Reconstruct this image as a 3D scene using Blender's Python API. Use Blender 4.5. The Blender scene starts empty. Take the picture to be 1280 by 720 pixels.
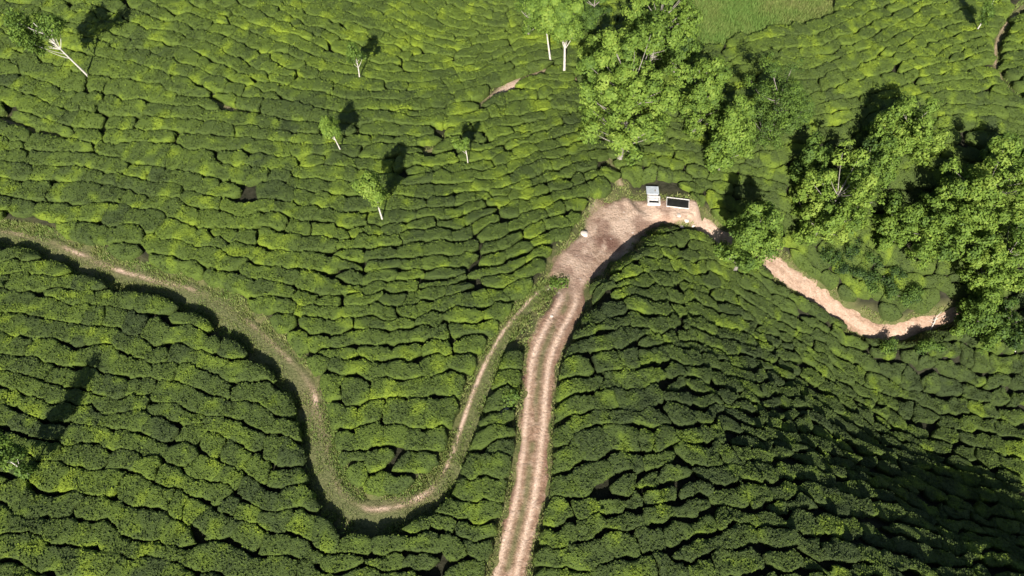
import bpy, math, random
import numpy as np
from mathutils import Vector

SC = bpy.context.scene
COL = SC.collection
rng = np.random.default_rng(11)
random.seed(11)
R = math.radians

# ------------------------------------------------------------------ camera, sky, sun, exposure
CAM_H, PITCH, FPX = 32.0, 56.0, 853.0           # metres above ground datum, degrees below horizon, focal length in 1280-px units
cam = bpy.data.cameras.new('camera'); cam_o = bpy.data.objects.new('camera', cam); COL.objects.link(cam_o)
cam.sensor_width = 36.0; cam.lens = 36.0 * FPX / 1280.0
cam.clip_start = 0.1; cam.clip_end = 2000
cam_o.location = (0, 0, CAM_H); cam_o.rotation_euler = (R(90 - PITCH), 0, 0)
SC.camera = cam_o

SUN_EL, SHADOW_AZ = 31.0, 7.0                    # shadows run away from the camera, a touch to the right
w = bpy.data.worlds.new('World'); SC.world = w; w.use_nodes = True
nt = w.node_tree; sky = nt.nodes.new('ShaderNodeTexSky'); sky.sky_type = 'NISHITA'; sky.sun_disc = False
sky.sun_elevation = R(SUN_EL); sky.sun_rotation = R(180 + SHADOW_AZ)
nt.links.new(sky.outputs[0], nt.nodes['Background'].inputs[0]); nt.nodes['Background'].inputs[1].default_value = 0.05
sun = bpy.data.lights.new('sun', 'SUN'); sun.energy = 5.0; sun.angle = R(0.5); sun.color = (1.0, 0.95, 0.86)
sun_o = bpy.data.objects.new('sun', sun); COL.objects.link(sun_o)
ld = Vector((math.sin(R(SHADOW_AZ)) * math.cos(R(SUN_EL)), math.cos(R(SHADOW_AZ)) * math.cos(R(SUN_EL)), -math.sin(R(SUN_EL))))
sun_o.rotation_euler = ld.to_track_quat('-Z', 'Y').to_euler(); sun_o.location = (-5, -60, 60)
SC.view_settings.view_transform = 'Standard'; SC.view_settings.look = 'None'
SC.view_settings.exposure = 0.88; SC.view_settings.gamma = 1.0; SC.view_settings.use_curve_mapping = False

# ------------------------------------------------------------------ noise
_L = rng.random((256, 256))
def vnoise(x, y):
    x = np.asarray(x, float); y = np.asarray(y, float)
    xi = np.floor(x).astype(int); yi = np.floor(y).astype(int)
    fx = x - xi; fy = y - yi
    fx = fx * fx * (3 - 2 * fx); fy = fy * fy * (3 - 2 * fy)
    a = _L[xi % 256, yi % 256]; b = _L[(xi + 1) % 256, yi % 256]
    c = _L[xi % 256, (yi + 1) % 256]; d = _L[(xi + 1) % 256, (yi + 1) % 256]
    return (a * (1 - fx) + b * fx) * (1 - fy) + (c * (1 - fx) + d * fx) * fy
def fbm(x, y, o=3):
    s = 0; a = 1; n = 0
    for k in range(o):
        s = s + a * vnoise(x * 2 ** k + 17.3 * k, y * 2 ** k + 9.1 * k); n += a; a *= .5
    return s / n
def sstep(a, b, x):
    t = np.clip((np.asarray(x, float) - a) / (b - a), 0, 1); return t * t * (3 - 2 * t)

# ------------------------------------------------------------------ terrain heights
def zbase(x, y):
    x = np.asarray(x, float); y = np.asarray(y, float)
    z = 0.9 * np.sin(x / 13.0 + 0.6) * np.sin(y / 10.5 - 0.4) + 0.5 * np.sin(x / 7.1 + y / 9.0)
    z = z + 0.035 * (y - 25) - 0.012 * x
    # ravine that opens to the right of the dirt road's bend
    ay = 21.5 - 0.22 * (x - 17)
    depth = 11.2 * sstep(1, 28, x)
    wd = np.where(y < ay, 13.5, 12.5)
    z = z - depth * np.exp(-((y - ay) / wd) ** 2)
    return z

P_ = R(PITCH); FWD = np.array([0, math.cos(P_), -math.sin(P_)]); UP = np.array([0, math.sin(P_), math.cos(P_)]); RT = np.array([1.0, 0, 0])
def ray(u, v):
    return FWD + RT * ((u - 640) / FPX) + UP * ((360 - v) / FPX)
ZF = zbase
def at(u, v, h=0.0):
    """point at height h above the terrain seen along pixel (u,v) of the 1280x720 photograph"""
    d = ray(u, v); t = CAM_H / -d[2]
    for _ in range(40):
        p = d * t
        z = float(ZF(p[0], p[1])) + h
        t += 0.7 * ((CAM_H - z) / -d[2] - t)
    p = d * t
    return np.array([p[0], p[1], CAM_H + p[2]])
def proj(x, y, z):
    x = np.asarray(x, float); dz = np.asarray(z, float) - CAM_H; y = np.asarray(y, float)
    D = y * FWD[1] + dz * FWD[2]; D = np.maximum(D, .1)
    return 640 + FPX * x / D, 360 - FPX * (y * UP[1] + dz * UP[2]) / D, D

# ------------------------------------------------------------------ paths, from the way they run over the hill (centre u, v, half width in metres)
ROAD = [(622, 770, .9), (634, 720, .86), (648, 665, .88), (660, 613, .92), (668, 547, .86), (674, 480, .84), (680, 440, 1.0), (694, 407, 1.05), (711, 373, 1.1),
        (712, 340, 1.25), (745, 307, 1.5), (768, 280, 1.75), (800, 262, 1.5), (838, 266, 1.0), (868, 272, .85), (900, 292, .8), (930, 306, .7), (962, 325, .74), (1000, 350, .74), (1050, 387, .72),
        (1085, 407, .66), (1118, 414, .62), (1150, 405, .55), (1185, 394, .42), (1205, 386, .3)]
FOOT = [(-70, 282, 0.61), (0, 290, 0.65), (40, 298, 0.69), (83, 314, 0.79), (140, 338, 0.72), (190, 352, 0.76), (240, 366, 0.83), (300, 403, 0.83), (345, 443, 0.79), (378, 480, 0.69), (390, 513, 0.69),
        (398, 548, 0.69), (408, 592, 0.72), (425, 622, 0.76), (455, 640, 0.76), (490, 638, 0.72), (525, 626, 0.72), (548, 608, 0.65), (566, 577, 0.51), (588, 515, 0.54), (608, 462, 0.54), (634, 412, 0.43), (664, 375, 0.36), (690, 352, 0.36)]
TRAIL = [(0, 150, .3), (80, 171, .3), (135, 158, .2), (190, 138, .2), (255, 125, .28), (292, 139, .34), (330, 145, .24), (400, 157, .2), (470, 172, .1), (520, 189, .14), (548, 182, .16),
         (580, 152, .22), (620, 117, .36), (655, 99, .36), (700, 84, .2), (724, 105, .15), (745, 150, .15), (760, 195, .25), (776, 232, .4)]
STREAM = [(1300, -10, .22), (1268, 18, .22), (1249, 48, .22), (1247, 80, .22), (1262, 112, .22), (1300, 140, .22)]
def spline(pts, step=.3):
    P = np.array([[*at(u, v)[:2], hw] for u, v, hw in pts])
    out = []
    for i in range(len(P) - 1):
        p0 = P[max(i - 1, 0)]; p1 = P[i]; p2 = P[i + 1]; p3 = P[min(i + 2, len(P) - 1)]
        n = max(2, int(np.hypot(*(p2 - p1)[:2]) / step))
        t = (np.arange(n) / n)[:, None]
        out.append(.5 * ((2 * p1) + (-p0 + p2) * t + (2 * p0 - 5 * p1 + 4 * p2 - p3) * t ** 2 + (-p0 + 3 * p1 - 3 * p2 + p3) * t ** 3))
    out.append(P[-1:])
    return np.vstack(out)
S_ROAD = spline(ROAD, .13); S_FOOT, S_TRAIL, S_STREAM = [spline(p) for p in (FOOT, TRAIL, STREAM)]

GX0, GY0, GS = -64.0, -4.0, 0.25
GNX, GNY = 513, 317
gx = GX0 + GS * np.arange(GNX); gy = GY0 + GS * np.arange(GNY)
GXX, GYY = np.meshgrid(gx, gy, indexing='ij')
def cdist(S):
    out = np.full((GNX, GNY), 9.0)
    for i in range(0, GNX, 32):
        sl = slice(i, min(i + 32, GNX))
        xx = GXX[sl].ravel()[:, None]; yy = GYY[sl].ravel()[:, None]
        d = np.sqrt((xx - S[:, 0]) ** 2 + (yy - S[:, 1]) ** 2) - S[:, 2]
        out[sl] = np.minimum(out[sl], d.min(1).reshape(-1, GNY))
    return out
C_ROAD, C_FOOT, C_TRAIL, C_STREAM = [cdist(s) for s in (S_ROAD, S_FOOT, S_TRAIL, S_STREAM)]
# meadow beyond the big trees: no tea there
MEADOW = [(830, -60), (868, 60), (880, 62), (905, 50), (960, 44), (1000, 40), (1035, 22), (1055, -10), (1075, -60)]
MP = np.array([at(u, v)[:2] for u, v in MEADOW])
def inside(poly, x, y):
    x = np.asarray(x); y = np.asarray(y); r = np.zeros(x.shape, bool); n = len(poly)
    for i in range(n):
        x1, y1 = poly[i]; x2, y2 = poly[(i + 1) % n]
        c = ((y1 > y) != (y2 > y)) & (x < (x2 - x1) * (y - y1) / (y2 - y1 + 1e-12) + x1); r ^= c
    return r
def in_meadow(x, y): return inside(MP, x + 1.8 * (fbm(x * .5, y * .5, 3) - .5), y + 2.6 * (fbm(x * .45 + 30, y * .45, 3) - .5))
G_MEADOW = in_meadow(GXX, GYY)
CORR = np.minimum.reduce([C_ROAD, C_FOOT, C_TRAIL + .14, C_STREAM]); CORR = np.where(G_MEADOW, -1.0, CORR)
TANKS = [at(817, 244), at(846, 258)]
for t in TANKS: CORR = np.minimum(CORR, np.hypot(GXX - t[0], GYY - t[1]) - 1.15)
G_Z = zbase(GXX, GYY) - .42 * sstep(.5, -.2, C_ROAD) - .34 * sstep(.5, -.1, C_FOOT) - .12 * sstep(.3, -.1, C_TRAIL) - .35 * sstep(.6, -.3, C_STREAM)
zt = float(np.mean([zbase(t[0], t[1]) for t in TANKS])) - .12
for t in TANKS:
    m_ = sstep(1.9, 1.2, np.hypot(GXX - t[0], GYY - t[1])); G_Z = G_Z * (1 - m_) + zt * m_
_u, _v, _ = proj(GXX, GYY, zbase(GXX, GYY))
G_Z = G_Z + .75 * np.exp(-((_u - 790) / 75) ** 2 - ((_v - 375) / 115) ** 2) * sstep(.15, 1.0, C_ROAD) * (_u > 700) + 1.0 * np.exp(-((_u - 1152) / 48) ** 2 - ((_v - 446) / 26) ** 2) * sstep(.05, .9, C_ROAD) * (_v > 400)  # right-hand road bank; second mound added so the road's tail falls in shade
def lookup(G, x, y):
    x = np.asarray(x, float); y = np.asarray(y, float)
    fx = np.clip((x - GX0) / GS, 0, GNX - 1.001); fy = np.clip((y - GY0) / GS, 0, GNY - 1.001)
    i = fx.astype(int); j = fy.astype(int); a = fx - i; b = fy - j
    return (G[i, j] * (1 - a) + G[i + 1, j] * a) * (1 - b) + (G[i, j + 1] * (1 - a) + G[i + 1, j + 1] * a) * b
def Z(x, y):
    x = np.asarray(x, float); y = np.asarray(y, float)
    ins = (x > GX0) & (x < gx[-1]) & (y > GY0) & (y < gy[-1])
    return np.where(ins, lookup(G_Z, x, y), zbase(x, y))
ZF = Z

# ------------------------------------------------------------------ mesh + object helpers
def new_mesh(name, V, F, attrs=None, mat=None, smooth=False):
    """V (n,3); F (m,k) array or list of such arrays; attrs {name: per-point floats}"""
    me = bpy.data.meshes.new(name)
    V = np.asarray(V, np.float32); Fs = F if isinstance(F, list) else [F]
    Fs = [np.asarray(f, np.int32) for f in Fs if len(f)]
    me.vertices.add(len(V)); me.vertices.foreach_set('co', V.ravel())
    nl = sum(f.size for f in Fs); npoly = sum(len(f) for f in Fs)
    me.loops.add(nl); me.loops.foreach_set('vertex_index', np.concatenate([f.ravel() for f in Fs]))
    tot = np.concatenate([np.full(len(f), f.shape[1], np.int32) for f in Fs])
    me.polygons.add(npoly); me.polygons.foreach_set('loop_start', np.concatenate([[0], np.cumsum(tot)[:-1]]).astype(np.int32))
    if smooth is not False:
        sm = np.ones(npoly, bool) if smooth is True else np.asarray(smooth, bool)
        me.polygons.foreach_set('use_smooth', sm)
    me.update(calc_edges=True)
    for k, a in (attrs or {}).items():
        at_ = me.attributes.new(k, 'FLOAT', 'POINT'); at_.data.foreach_set('value', np.asarray(a, np.float32).ravel())
    if mat: me.materials.append(mat)
    return me
def link(name, me, parent=None, loc=(0, 0, 0), **tags):
    o = bpy.data.objects.new(name, me); COL.objects.link(o); o.location = loc
    if parent: o.parent = parent
    for k, v in tags.items():
        if v: o[k] = v
    return o

# ------------------------------------------------------------------ materials
def mat_new(name):
    m = bpy.data.materials.new(name); m.use_nodes = True; n = m.node_tree.nodes; l = m.node_tree.links
    b = n['Principled BSDF']; return m, n, l, b
def ramp(n, stops, interp='LINEAR'):
    r = n.new('ShaderNodeValToRGB'); r.color_ramp.interpolation = interp
    e = r.color_ramp.elements
    while len(e) < len(stops): e.new(.5)
    for k, (p, c) in enumerate(stops):
        e[k].position = p; e[k].color = (*c, 1)
    return r
def attr(n, name):
    a = n.new('ShaderNodeAttribute'); a.attribute_name = name; return a.outputs['Fac']
def noise(n, l, scale, detail=4, rough=.6):
    g = n.new('ShaderNodeNewGeometry'); t = n.new('ShaderNodeTexNoise'); t.inputs['Scale'].default_value = scale
    t.inputs['Detail'].default_value = detail; t.inputs['Roughness'].default_value = rough
    l.new(g.outputs['Position'], t.inputs['Vector']); return t.outputs['Fac']
def math_(n, l, op, a, b):
    m = n.new('ShaderNodeMath'); m.operation = op
    for i, v in enumerate((a, b)):
        if isinstance(v, (int, float)): m.inputs[i].default_value = v
        else: l.new(v, m.inputs[i])
    return m.outputs[0]
def mixc(n, l, f, a, b):
    m = n.new('ShaderNodeMix'); m.data_type = 'RGBA'
    if isinstance(f, (int, float)): m.inputs[0].default_value = f
    else: l.new(f, m.inputs[0])
    for i, v in ((6, a), (7, b)):
        if isinstance(v, tuple): m.inputs[i].default_value = (*v, 1)
        else: l.new(v, m.inputs[i])
    return m.outputs[2]
def bump(n, l, b, h, strength, dist):
    u = n.new('ShaderNodeBump'); u.inputs['Strength'].default_value = strength; u.inputs['Distance'].default_value = dist
    l.new(h, u.inputs['Height']); l.new(u.outputs[0], b.inputs['Normal'])

def leaf_mat(name, stops, transl=.25, rough=.5, spec=.3, bumps=False):
    m, n, l, b = mat_new(name)
    f = math_(n, l, 'ADD', attr(n, 'flush'), math_(n, l, 'MULTIPLY', math_(n, l, 'SUBTRACT', noise(n, l, 9, 3), .5), .35))
    if bumps: f = math_(n, l, 'ADD', f, math_(n, l, 'MULTIPLY', math_(n, l, 'SUBTRACT', noise(n, l, 26, 2, .5), .5), .75))
    r = ramp(n, stops); l.new(f, r.inputs[0]); l.new(r.outputs[0], b.inputs['Base Color'])
    b.inputs['Roughness'].default_value = rough; b.inputs['Specular IOR Level'].default_value = spec
    if bumps: bump(n, l, b, noise(n, l, 15, 4, .7), 1.0, .11)
    if transl:
        t = n.new('ShaderNodeBsdfTranslucent'); l.new(r.outputs[0], t.inputs['Color'])
        mx = n.new('ShaderNodeMixShader'); mx.inputs[0].default_value = transl
        l.new(b.outputs[0], mx.inputs[1]); l.new(t.outputs[0], mx.inputs[2]); l.new(mx.outputs[0], n['Material Output'].inputs[0])
    return m
M_TEA = leaf_mat('tea_foliage', [(0, (.044, .064, .021)), (.35, (.076, .112, .022)), (.62, (.116, .170, .023)), (1, (.20, .27, .024))], transl=.0, rough=.6, spec=.22, bumps=True)
M_LEAF = leaf_mat('tree_leaves', [(0, (.030, .058, .020)), (.4, (.085, .145, .028)), (.75, (.155, .24, .036)), (1, (.24, .32, .055))], transl=.25, rough=.6, spec=.15)
M_GRASS = leaf_mat('grass_blades', [(0, (.15, .25, .055)), (.5, (.22, .26, .075)), (1, (.38, .34, .17))], transl=.2, rough=.7, spec=.1)

def soil_mat():
    m, n, l, b = mat_new('hill_soil')
    g = attr(n, 'verge'); mead = attr(n, 'meadow')
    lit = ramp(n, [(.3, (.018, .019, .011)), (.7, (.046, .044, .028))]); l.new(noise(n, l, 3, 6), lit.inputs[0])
    ver = ramp(n, [(.3, (.08, .10, .035)), (.55, (.14, .14, .055)), (.75, (.24, .20, .11))]); l.new(noise(n, l, 1.6, 8, .7), ver.inputs[0])
    me = ramp(n, [(.3, (.10, .18, .035)), (.55, (.18, .28, .05)), (.72, (.32, .31, .14))]); l.new(noise(n, l, 1.2, 8, .7), me.inputs[0])
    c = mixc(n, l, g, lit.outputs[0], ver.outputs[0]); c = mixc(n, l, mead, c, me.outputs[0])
    l.new(c, b.inputs['Base Color']); b.inputs['Roughness'].default_value = .95; b.inputs['Specular IOR Level'].default_value = .1
    bump(n, l, b, noise(n, l, 5, 8, .7), 1, .12)
    return m
M_SOIL = soil_mat()
def road_mat():
    m, n, l, b = mat_new('dirt_road_soil')
    tr = attr(n, 'track'); red = attr(n, 'red'); gr = attr(n, 'grassy')
    n1 = noise(n, l, 2.8, 10, .75); n2 = noise(n, l, 8, 6, .75)
    base = ramp(n, [(.30, (.15, .085, .052)), (.5, (.34, .215, .145)), (.68, (.56, .40, .30))]); l.new(n1, base.inputs[0])
    pale = ramp(n, [(.30, (.46, .31, .22)), (.5, (.68, .49, .37)), (.68, (.80, .63, .51))]); l.new(n2, pale.inputs[0])
    rd = ramp(n, [(.35, (.13, .06, .042)), (.65, (.27, .15, .11))]); l.new(n2, rd.inputs[0])
    gs = ramp(n, [(.35, (.085, .11, .036)), (.65, (.19, .19, .085))]); l.new(n2, gs.inputs[0])
    f = math_(n, l, 'MULTIPLY', tr, math_(n, l, 'ADD', .75, math_(n, l, 'MULTIPLY', n1, .5)))
    c = mixc(n, l, f, base.outputs[0], pale.outputs[0]); c = mixc(n, l, red, c, rd.outputs[0]); c = mixc(n, l, gr, c, gs.outputs[0])
    l.new(c, b.inputs['Base Color']); b.inputs['Roughness'].default_value = .95; b.inputs['Specular IOR Level'].default_value = .12
    bump(n, l, b, noise(n, l, 6, 8, .75), 1, .14)
    return m
M_ROAD = road_mat()
def plain(name, stops, scale, rough=.85, bmp=(.5, .02), det=5):
    m, n, l, b = mat_new(name); r = ramp(n, stops); f = noise(n, l, scale, det, .65); l.new(f, r.inputs[0])
    l.new(r.outputs[0], b.inputs['Base Color']); b.inputs['Roughness'].default_value = rough; b.inputs['Specular IOR Level'].default_value = .25
    bump(n, l, b, f, *bmp); return m
M_BARK = plain('pale_bark', [(.3, (.36, .32, .28)), (.6, (.62, .58, .53))], 7)
M_BARKD = plain('grey_bark', [(.3, (.14, .12, .10)), (.65, (.34, .31, .27))], 7)
M_ROCK = plain('pale_rock', [(.3, (.45, .37, .32)), (.65, (.70, .62, .55))], 8)
M_CONC = plain('white_concrete', [(.3, (.38, .35, .32)), (.6, (.66, .63, .60))], 6, bmp=(.3, .01))
M_SLAB = plain('grey_slab', [(.3, (.30, .33, .36)), (.6, (.46, .50, .54))], 4, rough=.5, bmp=(.2, .01))
M_DARK = plain('dark_water', [(.3, (.012, .012, .012)), (.7, (.03, .03, .028))], 3, rough=.2, bmp=(.1, .01))

# ------------------------------------------------------------------ ground: one sheet, fine under the tea, coarse far away
xs = np.concatenate([-64 - 8 * 1.35 ** np.arange(10)[::-1], np.arange(-64, 64.01, .5), 64 + 8 * 1.35 ** np.arange(10)])
ys = np.concatenate([-4 - 8 * 1.35 ** np.arange(10)[::-1], np.arange(-4, 75.01, .5), 75 + 8 * 1.35 ** np.arange(10)])
XX, YY = np.meshgrid(xs, ys, indexing='ij')
nxx, nyy = XX.shape
idx = np.arange(nxx * nyy).reshape(nxx, nyy)
F = np.stack([idx[:-1, :-1], idx[1:, :-1], idx[1:, 1:], idx[:-1, 1:]], -1).reshape(-1, 4)
inb = (XX >= GX0) & (XX <= 64) & (YY >= GY0) & (YY <= 75)
cv = np.where(inb, lookup(np.minimum(C_ROAD, C_FOOT), XX, YY), 9); cm = np.where(inb, lookup(G_MEADOW.astype(float), XX, YY), 1)
cs = np.where(inb, lookup(np.minimum(C_TRAIL, C_STREAM), XX, YY), 9)
verge = np.maximum(sstep(.55, .1, cv), .8 * sstep(.35, 0, cs))
link('ground', new_mesh('ground', np.stack([XX, YY, Z(XX, YY)], -1).reshape(-1, 3), F, {'verge': verge, 'meadow': cm}, M_SOIL, True), kind='structure')

# ------------------------------------------------------------------ road and path ribbons
def ribbon(name, S, nc, mode):
    n = len(S); T = np.gradient(S[:, :2], axis=0); T /= np.linalg.norm(T, axis=1)[:, None]
    N = np.stack([-T[:, 1], T[:, 0]], -1)
    c = np.linspace(-1, 1, nc); s = np.concatenate([[0], np.cumsum(np.hypot(*np.diff(S[:, :2], axis=0).T))])[:, None]
    hw = S[:, 2][:, None] * (1 + .38 * (fbm(s * .9 + 3, np.sign(c)[None] * 5 + 20.0, 3) - .5) * 2 * np.abs(c)[None] ** 2)
    X = S[:, 0][:, None] + N[:, 0][:, None] * c * hw; Y = S[:, 1][:, None] + N[:, 1][:, None] * c * hw
    off = c[None] * hw
    z = Z(X, Y) + .11 - .14 * np.abs(c)[None] ** 5 + .06 * (fbm(X * 1.6, Y * 1.6, 4) - .5) + .045 * (fbm(X * 5, Y * 5, 3) - .5) * (mode == 'road')
    u, v, _ = proj(X, Y, z)
    red = np.zeros_like(X); grassy = np.zeros_like(X); tw = .13
    if mode == 'road':
        wob = .12 * (fbm(s * .3, s * 0 + 7.7, 2) - .5)
        two = sstep(345, 385, v) * (u < 760)                       # two clean wheel ruts below the turning place
        d1 = np.abs(off - .50 - wob); d2 = np.abs(off + .36 - wob)
        rut = np.maximum(np.exp(-(d1 / tw) ** 2), np.exp(-(d2 / tw) ** 2)) * (.5 + .8 * fbm(s * .4, c[None] * 2 + 3, 2)) * 1.15
        wide = fbm(X * .55 + 5, Y * .55, 3)
        streak = fbm(s * .35 + 2, off * 2.6 + 40, 3)
        track = 1.15 * rut * two + (1 - two) * np.clip(.22 + sstep(.30, .60, wide) * .55 + sstep(.42, .62, streak) * .8, 0, 1) * (1 - .5 * np.abs(c)[None] ** 3)
        track = track * np.where(u > 900, .45, 1.0); z = z - .05 * rut * two
        px = at(760, 304); red = 0.95 * np.exp(-(((X - px[0]) / .95) ** 2 + ((Y - px[1]) / .8) ** 2) ** 2) * sstep(.3, .5, fbm(X * 2, Y * 2, 3) + .12)
        red = np.maximum(red, .75 * (u < 860) * np.maximum(sstep(.45, .95, np.abs(c)[None]), .7 * (1 - two)) * sstep(.46, .64, fbm(X * .9 + 21, Y * .9, 3)))
        px = at(700, 352); grassy = .7 * np.exp(-(((X - px[0]) / .5) ** 2 + ((Y - px[1]) / .6) ** 2))
        grassy = np.maximum(grassy, two * .75 * np.exp(-((off - .07) / .16) ** 2) * sstep(.30, .55, fbm(X * 1.1, Y * 1.1, 3)))
        grassy = np.maximum(grassy, .9 * sstep(.66, 1, np.abs(c)[None]) * sstep(.35, .65, fbm(X * 1.3 + 9, Y * 1.3, 3)))
    elif mode == 'foot':
        bare = np.exp(-(((u - 393) / 26) ** 2 + ((v - 505) / 45) ** 2)) + .8 * np.exp(-(((u - 515) / 60) ** 2 + ((v - 626) / 14) ** 2)) + .5 * np.exp(-(((u - 130) / 130) ** 2 + ((v - 325) / 40) ** 2)) + .28
        lane = np.exp(-((off - .25 - .2 * (fbm(s * .2, s * 0 + 1.5, 2) - .5)) / .14) ** 2)
        thin = sstep(540, 570, u) * (u < 700) * (v < 600)
        tl = np.exp(-((off - np.minimum(.42, .45 * S[:, 2][:, None])) / .12) ** 2)
        track = np.clip(lane * bare * (.25 + 1.1 * sstep(.35, .62, fbm(X * .9, Y * .9 + 12, 3))), 0, 1) * (1 - thin) + thin * tl * 1.1
        grassy = np.clip(1.05 - track * 1.1 - .2 * bare * (1 - thin), 0, .97)
    else:
        track = .45 * np.exp(-(c[None] / .5) ** 2) * np.ones_like(X) * sstep(.35, .6, fbm(X * .5, Y * .5, 2)); grassy = np.clip(.85 - track, 0, 1)
        k = np.exp(-(((u - 640) / 30) ** 2 + ((v - 108) / 20) ** 2)); track = np.maximum(track, k); grassy *= (1 - k)
    idx = np.arange(n * nc).reshape(n, nc)
    F = np.stack([idx[:-1, :-1], idx[:-1, 1:], idx[1:, 1:], idx[1:, :-1]], -1).reshape(-1, 4)[:, ::-1]
    return link(name, new_mesh(name, np.stack([X, Y, z], -1).reshape(-1, 3), F, {'track': track, 'red': red, 'grassy': grassy}, M_ROAD, True), kind='structure')
ribbon('dirt_road', S_ROAD, 37, 'road')
ribbon('footpath', S_FOOT, 21, 'foot')
ribbon('footpath', S_TRAIL, 9, 'trail')
ribbon('ditch', S_STREAM, 9, 'trail')

# ------------------------------------------------------------------ tea rows: streamlines of the direction the rows run (angle in the picture, unprojected to the hill)
DIRS = [(50,60,-20),(200,30,-22),(300,60,-28),(350,100,-15),(400,130,-8),(60,150,-14),(150,190,-8),(250,200,-5),(350,220,-5),(50,230,-8),(450,50,-15),(525,50,-32),(560,105,8),(600,90,18),
 (650,90,18),(500,130,-8),(550,125,14),(640,150,18),(690,140,16),(715,115,-5),(730,125,-25),(600,220,12),(680,200,18),(735,185,12),(450,250,-5),(500,230,0),(520,300,5),(600,300,15),(680,300,19),
 (640,350,22),(470,350,-5),(560,370,18),(500,420,0),(580,410,8),(450,440,-8),(470,520,0),(540,520,6),(480,590,0),(60,330,-8),(150,400,-12),(250,430,-10),(350,340,-12),(420,390,-5),(50,420,-10),
 (320,480,-12),(100,500,-12),(250,560,-12),(350,560,-15),(60,580,-8),(60,680,-15),(200,640,-18),(350,660,-15),(450,690,-10),(560,660,0),(610,610,8),(570,690,-5),(300,270,-8),(200,290,-8),
 (830,300,10),(800,380,5),(850,400,-5),(760,450,5),(830,460,-5),(780,520,10),(850,540,0),(900,400,-15),(960,400,-25),(1020,430,-35),(900,480,-5),(960,500,-12),(1040,520,-30),(1100,500,-30),
 (1160,560,-20),(1250,520,-5),(1100,600,-25),(1000,600,-8),(900,600,8),(950,660,0),(1100,680,-15),(1220,640,-10),(800,620,10),(860,700,10),(960,370,-35),(1200,480,-8),(940,75,15),(1000,60,15),
 (980,100,5),(1060,30,25),(1100,60,25),(1150,60,20),(1180,100,5),(1120,130,12),(1060,140,12),(1200,170,-5),(1250,190,-8),(1270,40,10),(1260,150,-10),(1030,340,-40),(870,230,-15),(1240,590,-10)]
acc_c = np.zeros((GNX, GNY)); acc_s = np.zeros((GNX, GNY)); acc_w = np.zeros((GNX, GNY))
for u, v, a in DIRS:
    p = at(u, v); q = at(u + 8 * math.cos(R(a)), v - 8 * math.sin(R(a)))
    th = math.atan2(q[1] - p[1], q[0] - p[0])
    d2 = (GXX - p[0]) ** 2 + (GYY - p[1]) ** 2
    wgt = np.exp(-d2 / (2 * 2.6 ** 2)) + 1e-3 / (1 + d2 / 30)
    acc_c += wgt * math.cos(th); acc_s += wgt * math.sin(th); acc_w += wgt
TH = np.arctan2(acc_s, acc_c) + R(34) * (fbm(GXX / 2.6, GYY / 2.6, 2) - .5)
CX = np.cos(TH); SX = np.sin(TH)
def fdir(x, y):
    i = int((x - GX0) / GS); j = int((y - GY0) / GS)
    if not (0 <= i < GNX and 0 <= j < GNY): return None
    return CX[i, j], SX[i, j]
def visible(x, y, m):
    u, v, _ = proj(x, y, 0 * x if not np.isscalar(x) else 0.0)
    return (u > -m) & (u < 1280 + m) & (v > -m * .55) & (v < 720 + m * .8)
SPACE = [(200,600,1.42),(100,400,1.38),(150,250,1.42),(150,60,1.36),(350,300,1.28),(500,450,1.08),(600,300,1.1),(650,180,1.08),(480,150,1.25),(850,420,1.02),(760,520,1.1),(950,400,1.02),
 (900,600,1.24),(1050,480,1.08),(1200,600,1.25),(1000,80,1.12),(1150,80,1.16),(350,640,1.38),(560,620,1.18),(800,680,1.2)]
_a = np.zeros((GNX, GNY)); _b = np.zeros((GNX, GNY))
for u, v, d_ in SPACE:
    p = at(u, v); wgt = 1 / (1 + ((GXX - p[0]) ** 2 + (GYY - p[1]) ** 2) / 9) ** 2; _a += wgt * d_; _b += wgt
G_DS = .82 * _a / _b * (.93 + .16 * vnoise(GXX / 2.2, GYY / 2.2))
DS, STEP = 1.6, .22
def dsp(x, y):
    return G_DS[min(max(int((x - GX0) / GS), 0), GNX - 1), min(max(int((y - GY0) / GS), 0), GNY - 1)]
cells = {}
def near(x, y, d):
    ci = int(x // DS); cj = int(y // DS); d2 = d * d
    for a in (-1, 0, 1):
        for b in (-1, 0, 1):
            for (px, py) in cells.get((ci + a, cj + b), ()):
                if (px - x) ** 2 + (py - y) ** 2 < d2: return True
    return False
def trace(x0, y0):
    pts = [(x0, y0)]
    for sgn in (1, -1):
        x, y = x0, y0; seg = []
        for _ in range(420):
            d = fdir(x, y)
            if d is None: break
            x += sgn * d[0] * STEP; y += sgn * d[1] * STEP
            if not visible(x, y, 160) or near(x, y, dsp(x, y) * .66): break
            seg.append((x, y))
        pts = pts + seg if sgn == 1 else seg[::-1] + pts
    return pts
lines = []; queue = [tuple(at(330, 500)[:2])]
seeds = [tuple(at(u, v)[:2]) for u, v in ((900, 560), (300, 200), (1150, 80), (600, 300), (60, 650))]
while queue or seeds:
    if not queue: queue.append(seeds.pop())
    x, y = queue.pop(0)
    if not visible(x, y, 160) or near(x, y, dsp(x, y) * .97): continue
    L = trace(x, y)
    if len(L) < 6: continue
    lines.append(L)
    for p in L: cells.setdefault((int(p[0] // DS), int(p[1] // DS)), []).append(p)
    for k in range(0, len(L), 4):
        d = fdir(*L[k])
        if d is None: continue
        for s_ in (1, -1): q_ = dsp(*L[k]); queue.append((L[k][0] - s_ * d[1] * q_, L[k][1] + s_ * d[0] * q_))

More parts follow.
